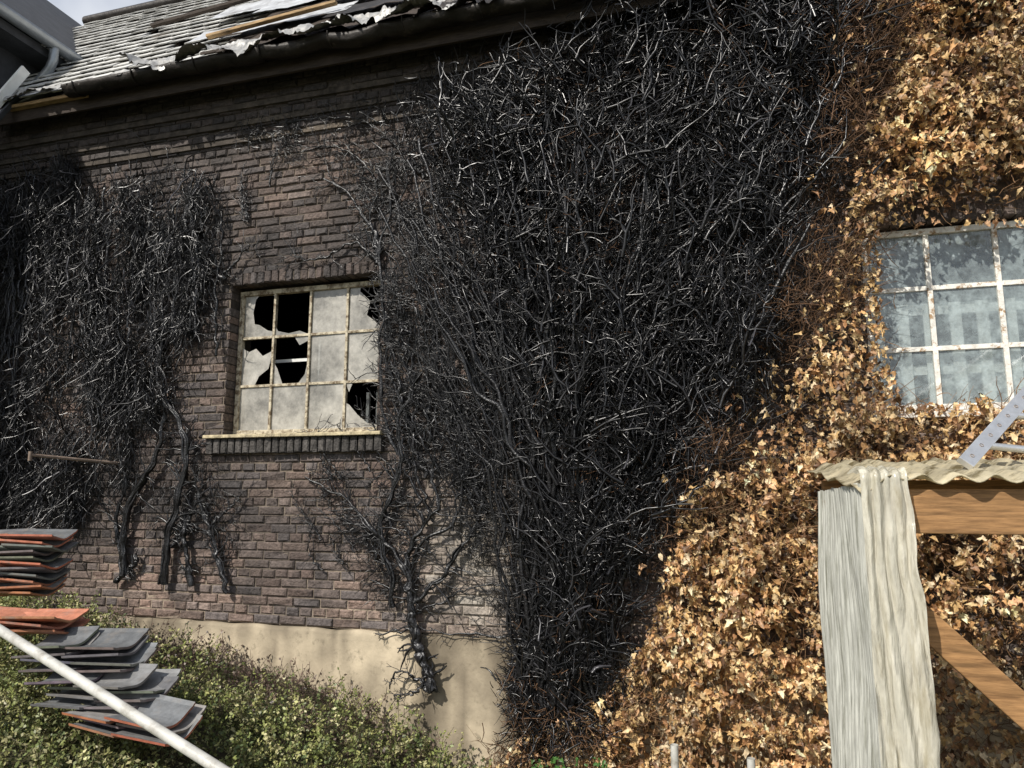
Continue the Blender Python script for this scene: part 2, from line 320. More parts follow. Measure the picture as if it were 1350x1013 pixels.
for v in o.data.vertices:
    if v.co.y>0 and v.co.z>LB-.02: v.co.z+=.02
box("window_sill_right",R0-.08,R1+.08,-.08,.08,RB-.05,RB-.004,m_paintR,bld,.006)
# ---- roof
SA=math.radians(50); EY,EZ=-.34,5.57
def rp(x,s,o=0): return (x,EY+s*math.cos(SA)-o*math.sin(SA),EZ+s*math.sin(SA)+o*math.cos(SA))
pymesh("roof_deck",[rp(XA,0,-.04),rp(XB,0,-.04),rp(XB,4.05,-.04),rp(XA,4.05,-.04),(XB,4.9,5.5),(XA,4.9,5.5)],[(0,1,2,3),(3,2,4,5)],m_burntwood,bld)
TV=[];TF=[];TC=[]
tw,thh=.22,.20
for r in range(20):
    for c in range(int((XB-XA)/tw)):
        x=XA+c*tw+(r%2)*tw/2; s=r*thh+random.uniform(-.012,.012)
        if x>-4.6 and s<.5+.5*noise.noise(Vector((x*1.5,0,0)))+ (x+4.6)*.35: continue
        if random.random()<.03: continue
        b0=len(TV); l=thh*1.22; g=.006; sl_=random.uniform(-.012,.012)
        pts=[(x+g,s+.045),(x+tw*.28,s+sl_),(x+tw*.72,s-sl_),(x+tw-g,s+.045),(x+tw-g,s+l),(x+g,s+l)]
        oo=[.026,.034,.034,.026,.004,.004]; jr=random.uniform(0,.012)
        for (px_,ss),q in zip(pts,oo): TV.append(rp(px_,ss,q+jr))
        for (px_,ss),q in zip(pts,oo): TV.append(rp(px_,ss,q+jr-.012))
        TF.append(tuple(b0+k for k in range(6)))
        for k in range(6):
            k2=(k+1)%6; TF.append((b0+6+k,b0+6+k2,b0+k2,b0+k))
        k=random.uniform(.7,1.15); TC+= [(.56*k,.555*k,.53*k)]*12
pymesh("roof_tiles",TV,TF,m_slate,bld,TC)
for i in range(8): beam("roof_batten",rp(-4.9+.2*random.random(),.1+i*.3,.02),rp(XB,.1+i*.3,.02),.04,.03,m_burntwood,bld)
def gutter(name,a,b,r,m,parent,n=60,sag=.02,jit=.006,up=(0,0,1)):
    a=Vector(a);b=Vector(b);t=(b-a).normalized();s=t.cross(Vector(up)).normalized()
    V=[];Fc=[];K=11
    for i in range(n+1):
        c=a.lerp(b,i/n); nn=noise.noise(Vector((i*.12,2,1)))
        c=c+Vector((0,0,-sag*abs(nn)*2))
        for k in range(K):
            th=math.pi*(k/(K-1)); rr=r*(1+jit*10*noise.noise(Vector((i*.5,k*.6,7))))
            V.append(c+s*(math.cos(th)*rr)+Vector((0,0,-math.sin(th)*rr)))
        for k in range(K):
            th=math.pi*(k/(K-1)); rr=(r-.006)
            V.append(c+s*(math.cos(th)*rr)+Vector((0,0,-math.sin(th)*rr+.002)))
    for i in range(n):
        q=i*2*K; q2=q+2*K
        for k in range(K-1): Fc.append((q+k,q+k+1,q2+k+1,q2+k)); Fc.append((q+K+k+1,q+K+k,q2+K+k,q2+K+k+1))
        Fc.append((q,q2,q2+K,q+K)); Fc.append((q+K-1,q+2*K-1,q2+2*K-1,q2+K-1))
    return pymesh(name,V,Fc,m,parent,smooth=True)
gutter("eaves_gutter",(-6.05,EY-.08,EZ-.02),(XB,EY-.08,EZ-.02),.085,m_gutter,bld,n=160,sag=.05,jit=.022)
x=-5.9
while x<XB:
    pts=[(x,EY-.08+.094*math.cos(t),EZ-.02-.094*math.sin(t)) for t in np.linspace(0,math.pi,9)]; pipe("gutter_bracket",pts,.008,m_gutter,bld,6); x+=.7
box("fascia",-7.2,XB,EY+.03,EY+.06,EZ-.2,EZ-.01,m_burntwood,bld,.003)
box("soffit",-7.2,XB,EY+.06,-.12,EZ-.05,EZ-.03,m_burntwood,bld)
box("fascia_board_pale",-6.9,-5.9,EY-.04,EY+.028,EZ-.08,EZ-.045,m_board,bld,.003)
def crumple(name,x0,x1,s0,s1,m,amp=.05,lift=.06,seed=0,parent=None,nx=50,ny=8,edge=.08,curl=0):
    V=[];Fc=[]
    for i in range(nx+1):
        for j in range(ny+1):
            u=i/nx;v=j/ny;x=x0+(x1-x0)*u; e=edge*noise.fractal(Vector((x*3.1,seed,0)),.6,2.2,5)*2
            s=s0+(s1-s0)*v+e*(1-v)+edge*.6*noise.fractal(Vector((x*4,seed+9,0)),.7,2,4)*v
            V.append(rp(x,s,lift+amp*(.3+abs(noise.fractal(Vector((x*3,s*5,seed)),.8,2,4)))+curl*(1-v)**2*(.4+noise.noise(Vector((x*2.4,seed,5))))))
    for i in range(nx):
        for j in range(ny): Fc.append((i*(ny+1)+j,(i+1)*(ny+1)+j,(i+1)*(ny+1)+j+1,i*(ny+1)+j+1))
    return pymesh(name,V,Fc,m,parent,smooth=True)
crumple("torn_flashing",-5.2,-1.9,-.17,.22,m_sheet,.08,.06,1,bld,260,10,.08,.16)
crumple("torn_flashing",-6.9,-5.0,-.10,.10,m_sheet,.04,.045,4,bld,120,6,.05,.06)
crumple("torn_flashing",-2.3,1.0,-.17,.1,m_gutter,.09,.05,8,bld,160,6,.12,.10)
crumple("roof_underlay",-4.5,3,.2,2.2,m_burntwood,.05,.03,11,bld,60,14,.1)
for (x0,x1,s0,s1,l,sd) in ((-5.0,-3.2,.60,.95,.10,21),(-4.4,-2.4,1.0,1.5,.16,22),(-5.3,-3.6,1.55,2.1,.10,23),(-4.2,-2.2,1.9,2.4,.18,24),(-3.4,-1.2,.45,.8,.1,25),(-5.4,-3.4,2.8,3.3,.09,26)):
    crumple("loose_metal_sheet",x0,x1,s0,s1,m_loose if sd!=25 else m_gutter,.012,l,sd,bld,50,6,.012,.02)
beam("loose_batten",rp(-6.3,1.9,.12),rp(-4.2,2.35,.16),.05,.04,m_burntwood,bld)
beam("loose_batten",rp(-4.7,.52,.14),rp(-3.3,.66,.18),.05,.03,m_board,bld)
beam("loose_batten",rp(-6.0,3.2,.10),rp(-4.0,3.3,.12),.05,.04,m_burntwood,bld)
pipe("roof_ridge",[rp(x,4.05,.02) for x in np.linspace(XA,XB,20)],.08,m_gutter,bld,10)
# ------------------------------------------------------------------ neighbouring wing
nb=empty("neighbouring_building"); NX=-7.15
box("wing_wall",-12,NX-.35,-1.9,6,-1,6.5,m_dark,nb)
pymesh("wing_roof",[(NX-.02,-2.1,6.72),(NX-.02,6,6.72),(-9.8,6,9.2),(-9.8,-2.1,9.2),(NX-.02,-2.1,6.64),(NX-.02,6,6.64),(-12.5,6,6.72),(-12.5,-2.1,6.72)],[(0,1,2,3),(4,5,1,0),(3,2,6,7)],m_dark,nb)
box("wing_soffit",NX-.35,NX-.03,-2.1,6,6.5,6.6,m_dark,nb)
gutter("wing_gutter",(NX+.06,6,6.66),(NX+.06,-2.1,6.66),.085,m_zinc,nb,n=30,sag=0,jit=0)
p=WX(72,62,NX+.06)
pipe("wing_downpipe",[(NX+.06,p[1],6.6),(NX+.06,p[1],6.45),(NX+.02,p[1],6.35),(NX-.12,p[1]-.02,6.18),(NX-.16,p[1]-.02,6.05),(NX-.16,p[1]-.02,5.5)],.05,m_zinc,nb,16)
beam("white_verge_board",W(-30,165,-.6),W(34,92,-.3),.03,.1,m_slat,nb,(0,1,0))
beam("white_verge_board_lower",W(-30,185,-.6),W(30,122,-.3),.03,.05,m_dark,nb,(0,1,0))
beam("lead_flashing",W(10,150,-.2),W(80,118,-.2),.25,.02,m_loose,nb,(0,-.4,1))
# ------------------------------------------------------------------ vines
def resample(pts,K):
    pts=np.array(pts,float)
    P=np.vstack([2*pts[0]-pts[1],pts,2*pts[-1]-pts[-2]]); out=[]
    for i in range(len(pts)-1):
        for t in np.linspace(0,1,8,endpoint=False):
            a,b,c,e=P[i],P[i+1],P[i+2],P[i+3]
            out.append(.5*((2*b)+(-a+c)*t+(2*a-5*b+4*c-e)*t*t+(-a+3*b-3*c+e)*t**3))
    out.append(pts[-1]); out=np.array(out); d=np.r_[0,np.cumsum(np.linalg.norm(np.diff(out,axis=0),axis=1))]
    u=np.linspace(0,d[-1],K); return np.stack([np.interp(u,d,out[:,k]) for k in range(out.shape[1])],1)
KS=44
class Vine:
    def __init__(s): s.P=[];s.R=[];s.tP=[];s.tR=[]
    def stem(s,px,r0,r1,d0=.03,d1=.03,twigs=20,tl=(.08,.3),jit=.014,ang=(.4,1.3),sub=True,strands=0):
        K=KS; w=np.array([W(x,y)[[0,2]] for x,y in px]); p=resample(w,K)
        sd=random.random()*100
        for i in range(K): 
            p[i]+= [jit*(noise.noise(Vector((i*.33,sd,0)))*2+.7*noise.noise(Vector((i*.9,sd,3)))), jit*noise.noise(Vector((i*.33,sd,9)))*2]
        y=-np.linspace(d0,d1,K)-.012-np.abs([.03*noise.noise(Vector((i*.25,sd,4))) for i in range(K)])
        P=np.stack([p[:,0],y,p[:,1]],1); R=np.linspace(r0,r1,K)*(1+.45*np.array([noise.noise(Vector((i*.5,sd,2))) for i in range(K)]))
        s.P.append(P); s.R.append(R)
        for q in range(strands):
            o=np.array([[.8*R[i]*math.cos(i*.22+q*2.3+sd),-.6*R[i]*abs(math.sin(i*.22+q*2.3)),0] for i in range(K)])+np.array([[.008*noise.noise(Vector((i*.4,sd+q*9,1)))*2,0,0] for i in range(K)])
            s.P.append(P+o*1.3); s.R.append(R*random.uniform(.3,.5))
        for _ in range(twigs):
            i=random.randint(3,K-2); t=P[i+1]-P[i-1]; a0=math.atan2(t[2],t[0])+random.choice((-1,1))*random.uniform(*ang)
            s.twig(P[i],a0,random.uniform(*tl),R[i]*random.uniform(.3,.6),sub)
    def twig(s,p0,a,l,r,sub=True,kink=.38):
        K=6; q=[np.array(p0)]; aa=a; cur=random.uniform(-.12,.12)
        for k in range(K-1):
            aa+=cur+random.uniform(-kink,kink); q.append(q[-1]+np.array([math.cos(aa),random.uniform(-.25,.18),math.sin(aa)])*l/(K-1)); q[-1][1]=min(q[-1][1],-.012)
        q=np.array(q); s.tP.append(q); s.tR.append(np.linspace(max(r,.0030),max(.0018,r*.4),K))
        if sub:
            for _ in range(random.randint(1,3)):
                i=random.randint(1,K-2); s.twig(q[i],a+random.choice((-1,1))*random.uniform(.4,1.2),l*random.uniform(.3,.6),r*.65,False)
    def build(s,name,parent):
        cols=lambda n:(np.array([[.008,.0077,.0083]])*rng.uniform(.5,2.2,(n,1)))
        tubes(name+"_stems",np.array(s.P),np.array(s.R),m_char,parent,9,cols(len(s.P)),True,gnarl=.22)
        if s.tP: tubes(name+"_twigs",np.array(s.tP),np.array(s.tR),m_twig,parent,4,cols(len(s.tP)))
def region_twigs(name,pl,n,lmin,lmax,r0,r1,dmax,flow,spread,matl,parent,colf,K=5,depthpow=1.0,clump=1.5,blur=.05,kink=.2,lo=.06,gain=1.1):
    q=sample(pl,int(n*2.2)); nv=np.array([noise.noise(Vector((x*clump,z*clump,3)))+.7*noise.noise(Vector((x*clump*3,z*clump*3,1))) for x,z in q])
    keep=rng.random(len(q))<np.clip(.5+nv*gain,lo,1); q=q[keep][:n]; nv=nv[keep][:n]; n=len(q)
    q=q+rng.normal(0,blur,q.shape)
    l=rng.uniform(lmin,lmax,n)*rng.uniform(.5,1,n); r=r0+(r1-r0)*rng.random(n)**1.5
    a=flow(q)+rng.normal(0,spread,n); cur=rng.normal(0,.12,n)
    P=np.zeros((n,K,3)); P[:,0,0]=q[:,0];P[:,0,2]=q[:,1]; P[:,0,1]=-.01-dmax*np.clip(.75+1.0*nv,.25,1.7)*rng.random(n)**depthpow
    aa=a.copy(); tilt=rng.normal(0,.45,n)
    for k in range(1,K):
        aa=aa+cur+rng.normal(0,kink,n)
        P[:,k,0]=P[:,k-1,0]+np.cos(aa)*l/(K-1); P[:,k,2]=P[:,k-1,2]+np.sin(aa)*l/(K-1)
        P[:,k,1]=np.minimum(P[:,k-1,1]+(tilt+rng.normal(0,.2,n))*l/(K-1),-.008)
    R=r[:,None]*np.linspace(1,.5,K)[None]*rng.uniform(.8,1.2,(n,K))
    return tubes(name,P,R,matl,parent,3,colf(n))
black=lambda n: np.array([[.0065,.0063,.007]])*rng.choice([.5,1,1.8,8],(n,1),p=[.3,.4,.23,.07])
brown=lambda n: np.array([[.20,.115,.058]])*rng.uniform(.3,1.4,(n,1))
dkbrown=lambda n: np.array([[.14,.078,.042]])*rng.uniform(.2,1.4,(n,1))
base=W(740,930)[[0,2]]
def flowA(q):
    sw=np.array([noise.noise(Vector((x*1.1,z*1.1,20))) for x,z in q])
    return np.arctan2(q[:,1]-base[1],q[:,0]-base[0])+1.3*sw
def flowV(q): return np.where(rng.random(len(q))<.8,-np.pi/2,np.pi/2)
ivA=empty("burnt_ivy")
region_twigs("fine_twigs",PA,6000,.06,.24,.0026,.0065,.16,flowA,.75,m_twig,ivA,black,clump=2.4,blur=.09)
region_twigs("dense_twigs",PAcore,9500,.08,.26,.0035,.0085,.34,flowA,.8,m_twig,ivA,black,K=4,clump=2.6,blur=.10,lo=.12,gain=1.0)
region_twigs("stout_stubs",PAcore,3200,.12,.32,.006,.0135,.42,flowA,.75,m_twig,ivA,black,depthpow=.6,clump=2.8,blur=.12)
region_twigs("stout_stubs_edge",PA,1700,.10,.30,.005,.010,.2,flowA,.7,m_twig,ivA,black,depthpow=.6,clump=2.8,blur=.08)
region_twigs("tips",PAcore,2000,.05,.16,.003,.007,.46,flowA,1.4,m_twig,ivA,black,K=4,depthpow=.4,clump=2.7,blur=.1)
v=Vine()
random.seed(11)
for i in range(95):
    bx=random.uniform(690,800);by=random.uniform(880,940); 
    tx,ty=[(515+random.uniform(-15,60),random.uniform(160,320)),(600+random.uniform(0,200),random.uniform(90,200)),(850+random.uniform(0,290),random.uniform(-20,260)),(1000+random.uniform(-60,70),random.uniform(350,540))][random.choices([0,1,2,3],[.28,.26,.34,.12])[0]]
    m1=(bx+(tx-bx)*.12+random.uniform(-30,30),by+(ty-by)*.33); m2=(bx+(tx-bx)*.45+random.uniform(-55,55),by+(ty-by)*.66)
    f=random.uniform(.5,1) ; 
    tx=m2[0]+(tx-m2[0])*f; ty=m2[1]+(ty-m2[1])*f
    r=random.choice((.008,.010,.014,.021))*random.uniform(.8,1.2)
    v.stem([(bx,by),m1,m2,(tx,ty)],r,r*.5,random.uniform(.05,.15),random.uniform(.08,.38),twigs=12,tl=(.1,.4),jit=.045)
for i in range(340):
    q=sample(PAcore,1)[0]; a=flowA(q[None])[0]+random.gauss(0,.6); v.twig((q[0],-random.uniform(.14,.44),q[1]),a,random.uniform(.25,.6),random.uniform(.009,.017),True)
v.build("main_vine",ivA)
ang=np.radians([-90,-52,-28,5,35,62,90,118,145,175,208,232]); rad=np.array([.30,.62,.42,.72,.48,.66,1.05,.66,.48,.72,.42,.62])
LT0=np.stack([np.cos(ang)*rad,np.sin(ang)*rad],1)
LT0=np.vstack([[[0,0.05]],LT0]); nL=len(LT0)
LF=np.array([[0,1+i,1+(i+1)%12] for i in range(12)])
def leaves(name,C,size,nrm,colr,matl,parent,curl=.8,down=True):
    n=len(C); nrm=nrm/np.linalg.norm(nrm,axis=1,keepdims=True)
    g=np.tile([[0,0,-1.0]],(n,1))+rng.normal(0,.55,(n,3)) if down else rng.normal(0,1,(n,3))
    t=g-np.sum(g*nrm,1,keepdims=True)*nrm; t/=np.linalg.norm(t,axis=1,keepdims=True)+1e-9; b=np.cross(t,nrm)
    x=LT0[None,:,0]*np.ones((n,1)); y=LT0[None,:,1]*np.ones((n,1)); x=x+rng.normal(0,.08,x.shape); y=y+rng.normal(0,.08,y.shape)
    k1=rng.normal(0,curl,n)[:,None]; k2=rng.normal(0,curl*.8,n)[:,None]
    z=k1*x*x+k2*y*y*.6+rng.normal(0,.13,x.shape)+np.abs(x)*rng.uniform(-.2,.8,(n,1))
    shr=1/(1+.5*np.abs(k1)); x=x*shr
    P=C[:,None,:]+size[:,None,None]*(x[...,None]*b[:,None]+y[...,None]*t[:,None]+z[...,None]*nrm[:,None])
    Fc=(LF[None]+(np.arange(n)*nL)[:,None,None]).reshape(-1,3)
    return fast(name,P.reshape(-1,3),Fc,matl,parent,np.repeat(colr,nL,axis=0))
q=sample(PAcore,2500)+rng.normal(0,.08,(2500,2)); C=np.stack([q[:,0],-rng.uniform(.03,.38,2500),q[:,1]],1)
leaves("charred_scraps",C,rng.uniform(.008,.024,2500),rng.normal(0,1,(2500,3)),black(2500)*1.3,m_twig,ivA,1.3,False)
ivB=empty("burnt_ivy")
region_twigs("hanging_twigs",PB,8500,.08,.28,.0028,.007,.18,flowV,.5,m_twig,ivB,black,clump=2.6,blur=.03)
region_twigs("hanging_twigs_thick",PB,2000,.2,.55,.0045,.011,.22,flowV,.35,m_twig,ivB,black,K=7,clump=2.6,depthpow=.7)
def strip(cx,y0,y1,w): return poly([(cx-w,y0),(cx+w,y0),(cx+w*.6,y1),(cx-w*.4,y1)])
for (cx,y0,y1,w,n) in ((20,620,690,40,600),(60,600,685,30,400),(100,640,690,18,250),(95,215,300,14,500),(35,250,330,12,350),(170,440,640,14,800),(205,430,560,14,600),(75,250,400,22,1100),(130,260,560,12,900),(255,240,440,14,700),(185,250,420,18,900)):
    region_twigs("strands",strip(cx,y0,y1,w),n,.08,.28,.0024,.0065,.14,flowV,.4,m_twig,ivB,black,blur=.02)
q=sample(PB,2600); C=np.stack([q[:,0],-rng.uniform(.03,.2,2600),q[:,1]],1); leaves("charred_scraps",C,rng.uniform(.007,.02,2600),rng.normal(0,1,(2600,3)),black(2600)*1.3,m_twig,ivB,1.3,False)
v=Vine()
v.stem([(170,757),(172,700),(183,655),(212,610),(224,560),(220,520)],.030,.013,.04,.06,30,strands=3)
v.stem([(160,765),(185,742),(182,730)],.024,.012,.04,.03,10,tl=(.05,.12),strands=1)
v.stem([(168,740),(160,690),(172,640),(165,600),(150,520)],.018,.008,.04,.05,24,strands=2)
v.stem([(222,768),(228,715),(243,650),(255,610),(246,560),(228,525),(215,440)],.028,.012,.04,.08,38,strands=3)
v.stem([(232,720),(245,705),(262,670)],.016,.008,.04,.05,10,strands=1)
v.stem([(258,772),(250,700),(268,655),(262,640)],.024,.012,.04,.05,24,strands=2)
v.stem([(305,780),(293,735),(280,690),(268,655),(275,640)],.020,.011,.04,.05,26,strands=2)
v.stem([(285,690),(310,668),(325,650)],.012,.005,.04,.04,12)
v.stem([(292,470),(290,400),(298,330),(296,280)],.016,.008,.05,.05,22)
v.stem([(300,372),(275,345),(262,300)],.016,.006,.04,.05,14)
v.stem([(290,372),(315,350),(330,330),(345,325)],.014,.004,.04,.04,12)
for i in range(34):
    x=random.uniform(10,280); yy=random.uniform(235,300); y2=random.uniform(420,650) if x<230 else random.uniform(380,460)
    v.stem([(x,yy),(x+random.uniform(-14,14),(yy+y2)/2),(x+random.uniform(-20,20),y2)],.013,.006,.06,.14,14,tl=(.06,.25),jit=.03,strands=1)
for i in range(5): v.stem([(330,290+i),(322,240+i*12),(330,215+i*10)],.006,.003,.02,.03,6,tl=(.05,.15))
v.build("left_vine",ivB)
ivC=empty("burnt_ivy")
v=Vine()
v.stem([(578,905),(565,870),(556,840),(548,800),(545,765)],.034,.028,.10,.05,14,tl=(.08,.2),strands=3)
v.stem([(545,770),(528,735),(500,700),(468,665),(428,640),(405,628)],.020,.006,.05,.03,32,strands=1)
v.stem([(545,770),(540,740),(552,705),(580,670),(572,630),(578,590)],.022,.008,.05,.03,28,strands=1)
v.stem([(552,790),(590,755),(612,720),(632,690),(640,650)],.020,.008,.05,.03,26,strands=1)
v.stem([(548,810),(610,780),(640,770),(672,772)],.010,.004,.03,.03,18)
v.stem([(522,800),(520,750),(510,730),(506,690),(525,640),(535,600),(528,560),(545,520),(558,495)],.020,.010,.04,.05,50,strands=2)
v.stem([(500,740),(498,700),(520,655),(515,620),(490,640)],.012,.005,.03,.03,20)
v.stem([(545,770),(556,720),(600,690),(612,650),(608,600),(590,550),(600,500)],.014,.005,.04,.04,28)
v.stem([(632,560),(600,540),(570,560),(555,600)],.014,.006,.03,.03,20)
v.stem([(530,600),(512,560),(505,480),(510,400),(505,330),(520,280),(515,220)],.014,.008,.04,.06,46,strands=1)
v.stem([(500,350),(498,310),(480,285),(460,255),(430,238)],.018,.007,.03,.03,26,strands=1)
v.stem([(498,345),(470,322),(440,338),(415,345),(385,338)],.014,.005,.03,.03,20)
v.stem([(505,330),(490,290),(500,250),(480,215),(440,195),(400,205)],.012,.004,.03,.03,28)
v.stem([(520,280),(540,240),(520,190),(470,160),(380,165),(310,190)],.009,.003,.03,.03,34)
v.stem([(360,250),(365,215),(380,190)],.009,.004,.03,.03,22,tl=(.05,.2))
v.stem([(600,700),(612,640),(640,620),(650,560),(655,500)],.012,.006,.04,.06,22)
v.stem([(690,840),(640,836),(560,830),(500,832)],.008,.005,.05,.05,26,tl=(.04,.14))
v.stem([(575,905),(560,890),(535,880),(520,905)],.012,.005,.10,.12,12,tl=(.05,.15))
v.stem([(572,880),(560,905),(530,910)],.012,.005,.12,.14,12,tl=(.05,.15))
for i in range(14):
    x=random.uniform(420,560);yy=random.uniform(560,800)
    if x<500 and yy<620: continue
    v.stem([(x,yy),(x-15,yy-25),(x-random.uniform(10,50),yy-random.uniform(30,70))],.006,.003,.02,.03,12,tl=(.05,.2))
for i in range(30):
    x=random.uniform(510,660);yy=random.uniform(380,640)
    v.stem([(x+30,yy+80),(x+10,yy+20),(x-8,yy-70),(x-15,yy-120)],.013,.005,.02,.06,20,tl=(.06,.25),jit=.035)
for i in range(18):
    x=random.uniform(520,680);yy=random.uniform(140,360)
    v.stem([(x,yy),(x-25,yy-20),(x-random.uniform(30,70),yy-random.uniform(-10,50))],.011,.004,.02,.04,14,tl=(.06,.25),jit=.03)
for i in range(8):
    x=random.uniform(680,720); v.stem([(x,945),(x-5,890),(x+5,840),(x,780)],.012,.008,.08,.08,24,tl=(.05,.2),jit=.03)
v.build("stem_vine",ivC)
region_twigs("creeping_roots",poly([(505,340),(560,330),(650,560),(690,760),(690,840),(640,780),(560,600),(515,560)]),2600,.05,.22,.002,.005,.06,flowA,.8,m_twig,ivC,black,clump=2.5)
region_twigs("creeping_roots",poly([(420,630),(520,610),(560,760),(530,820),(480,760)]),800,.05,.16,.0016,.004,.03,flowA,.8,m_twig,ivC,black)
region_twigs("creeping_roots",poly([(300,180),(520,130),(740,60),(860,-20),(870,60),(560,160),(520,300),(440,240)]),1500,.05,.2,.002,.005,.06,flowA,.9,m_twig,ivC,black,clump=2.5)
region_twigs("creeping_roots",poly([(140,540),(260,520),(300,640),(320,690),(300,740),(170,740)]),1100,.05,.16,.0016,.004,.03,flowV,.7,m_twig,ivC,black)
region_twigs("ground_debris",poly([(670,850),(860,850),(800,960),(700,1000),(680,930)]),2400,.05,.2,.003,.008,.35,flowA,1.2,m_twig,ivC,black)
region_twigs("ground_debris_brown",poly([(670,900),(880,850),(820,980),(650,1030),(660,950)]),900,.05,.22,.002,.005,.40,flowA,1.2,m_dry,ivC,dkbrown,depthpow=.6)
# ------------------------------------------------------------------ dead ivy with dry leaves
dead=empty("dead_ivy")
region_twigs("dry_stems",PD,9000,.08,.3,.0014,.004,.32,flowA,1.1,m_dry,dead,brown,lo=.3,gain=.7)
PT=poly([(1090,-40),(1230,-40),(1210,120),(1170,260),(1140,330),(1110,430),(1060,520),(1010,600),(930,690),(880,760),(850,740),(940,560),(1050,380),(1090,200)])
region_twigs("scorched_stems",PT,3600,.08,.3,.0016,.0045,.38,flowA,1.1,m_dry,dead,dkbrown,depthpow=.6,blur=.09)
region_twigs("scorched_stems_spread",PAcore,1300,.06,.2,.0014,.0035,.34,flowA,1.1,m_dry,dead,dkbrown,depthpow=.6,blur=.15)
def bulge(x,z):
    t=np.clip((x-(-.9))/1.8,0,1); lo=np.clip((1.2-z)/1.8,0,1)
    return .16+.16*t+.16*lo*t
pal=np.array([[.60,.40,.18],[.70,.51,.27],[.49,.28,.12],[.30,.155,.07],[.78,.62,.40],[.15,.08,.04],[.58,.35,.19]])
def leafset(name,pl,n,blur=.0,s=(.024,.048),lo=.3,gain=.8,pw=.5):
    q=sample(pl,n*2)
    nv=np.array([noise.noise(Vector((x*3.2,z*3.2,5)))+.8*noise.noise(Vector((x*7,z*7,2))) for x,z in q])
    k=rng.random(len(q))<np.clip(.5+nv*gain,lo,1); q=q[k][:n]; nv=nv[k][:n]; n=len(q)
    q=q+rng.normal(0,blur,q.shape) if blur else q
    D=bulge(q[:,0],q[:,1])*(1+1.0*nv); d=.03+np.maximum(D,.04)*rng.random(n)**pw
    C=np.stack([q[:,0],-d,q[:,1]],1); size=rng.uniform(s[0],s[1],n)*rng.uniform(.75,1.1,n)
    nr=np.stack([rng.normal(0,.7,n)-.1,-np.ones(n),rng.normal(.35,.65,n)],1)
    hue=np.array([noise.noise(Vector((x*1.7,z*1.7,44))) for x,z in q])[:,None]
    c=pal[rng.choice(len(pal),n,p=[.22,.17,.18,.15,.10,.11,.07])]*rng.uniform(.65,1.2,(n,1))*(1+.5*hue)
    leaves(name,C,size,nr,np.clip(c,0,.85),m_leaf,dead)
leafset("dry_leaves",PD,14500)
leafset("dry_leaves_back",PD,4000,0,(.025,.045),.6,.2,2.0)
leafset("dry_leaves_edge",PT,380,.08)
leafset("dry_leaves_upper",poly([(1225,-60),(1400,-60),(1400,230),(1190,260),(1150,200),(1180,90)]),1800,0,(.028,.060))
leafset("dry_leaves_low",poly([(900,650),(1170,540),(1350,540),(1350,640),(1120,1020),(800,1020),(790,930),(860,830)]),4600,0,(.028,.056))
q=rng.random((40,2)); C=np.array([W(1150+a*200,278+b*20,-.12) for a,b in q]); leaves("dry_leaves_window_top",C,rng.uniform(.025,.045,40),np.stack([rng.normal(0,.5,40),-np.ones(40),rng.normal(.2,.4,40)],1),pal[rng.choice(7,40)],m_leaf,dead)
q=rng.random((90,2)); C=np.array([W(1140+a*18+(b*14),300+b*240,-.08) for a,b in q]); leaves("dry_leaves_window_side",C,rng.uniform(.022,.042,90),np.stack([rng.normal(0,.5,90),-np.ones(90),rng.normal(.2,.4,90)],1),pal[rng.choice(7,90)],m_leaf,dead)
# ------------------------------------------------------------------ ground
gx=[-9,-5.78,-3.9,-3.2,-1.81,-1.2,0,6]; gz=[.55,.42,.10,-.02,-.62,-.75,-.8,-.8]
def gh(x,y):
    h=np.interp(x,gx,gz); k=np.clip((y+4.6)/1.2,0,1); return h*k+(-.8)*(1-k)
V=[];Fc=[]
xs=np.concatenate([[-300,-80,-25,-12],np.arange(-9,4.01,.15),[8,25,80,300]]); ys=np.concatenate([[-300,-80,-25,-10],np.arange(-6.5,.31,.15),[3,12,60,300]])
for yy in ys:
    for xx in xs: V.append((xx,yy,float(gh(xx,yy))+(.05*noise.noise(Vector((xx*1.5,yy*1.5,0))) if abs(xx)<9 else 0)-(1.0 if yy>.25 else 0)*(1 if -9<=xx<=6 else 0)))
nx=len(xs)
for i in range(len(ys)-1):
    for j in range(nx-1): Fc.append((i*nx+j,i*nx+j+1,(i+1)*nx+j+1,(i+1)*nx+j))
pymesh("ground",V,Fc,m_soil,None,smooth=True)
# ------------------------------------------------------------------ green shrubs
shr=empty("ground_cover_shrub")
n=14500
sx=rng.uniform(-8.0,-1.3,n); sy=rng.uniform(-4.3,-.12,n)
mound=np.array([noise.noise(Vector((x*1.3,y*1.3,8))) + .9*noise.noise(Vector((x*3.5,y*3.5,8))) for x,y in zip(sx,sy)])
hg=gh(sx,sy); thick=.20+.18*mound
Kl=12
L=rng.uniform(.10,.28,n); a=rng.uniform(0,2*np.pi,n); lean=rng.uniform(.2,1.1,n)
dirn=np.stack([np.cos(a)*np.sin(lean),np.sin(a)*np.sin(lean)-.2,np.cos(lean)],1)
base0=np.stack([sx,sy,hg+thick*rng.random(n)**.5-.08],1)
SP=np.zeros((n,4,3))
for k in range(4): SP[:,k]=base0+dirn*L[:,None]*k/3; SP[:,k,2]-=.12*L*(k/3)**2
wallish=np.clip((sy+1.2)/.9,0,1)*np.clip((-sx-2.0)/1.2,0,1)*np.clip((5.4+sx)/.6,0,1); scorch=rng.random(n)<wallish*.92
cs=np.where(scorch[:,None],np.array([[.12,.08,.07]]),np.array([[.14,.12,.06]]))*rng.uniform(.5,1.3,(n,1))
tubes("shrub_stems",SP,np.full((n,4),.0018),m_green,shr,3,cs)
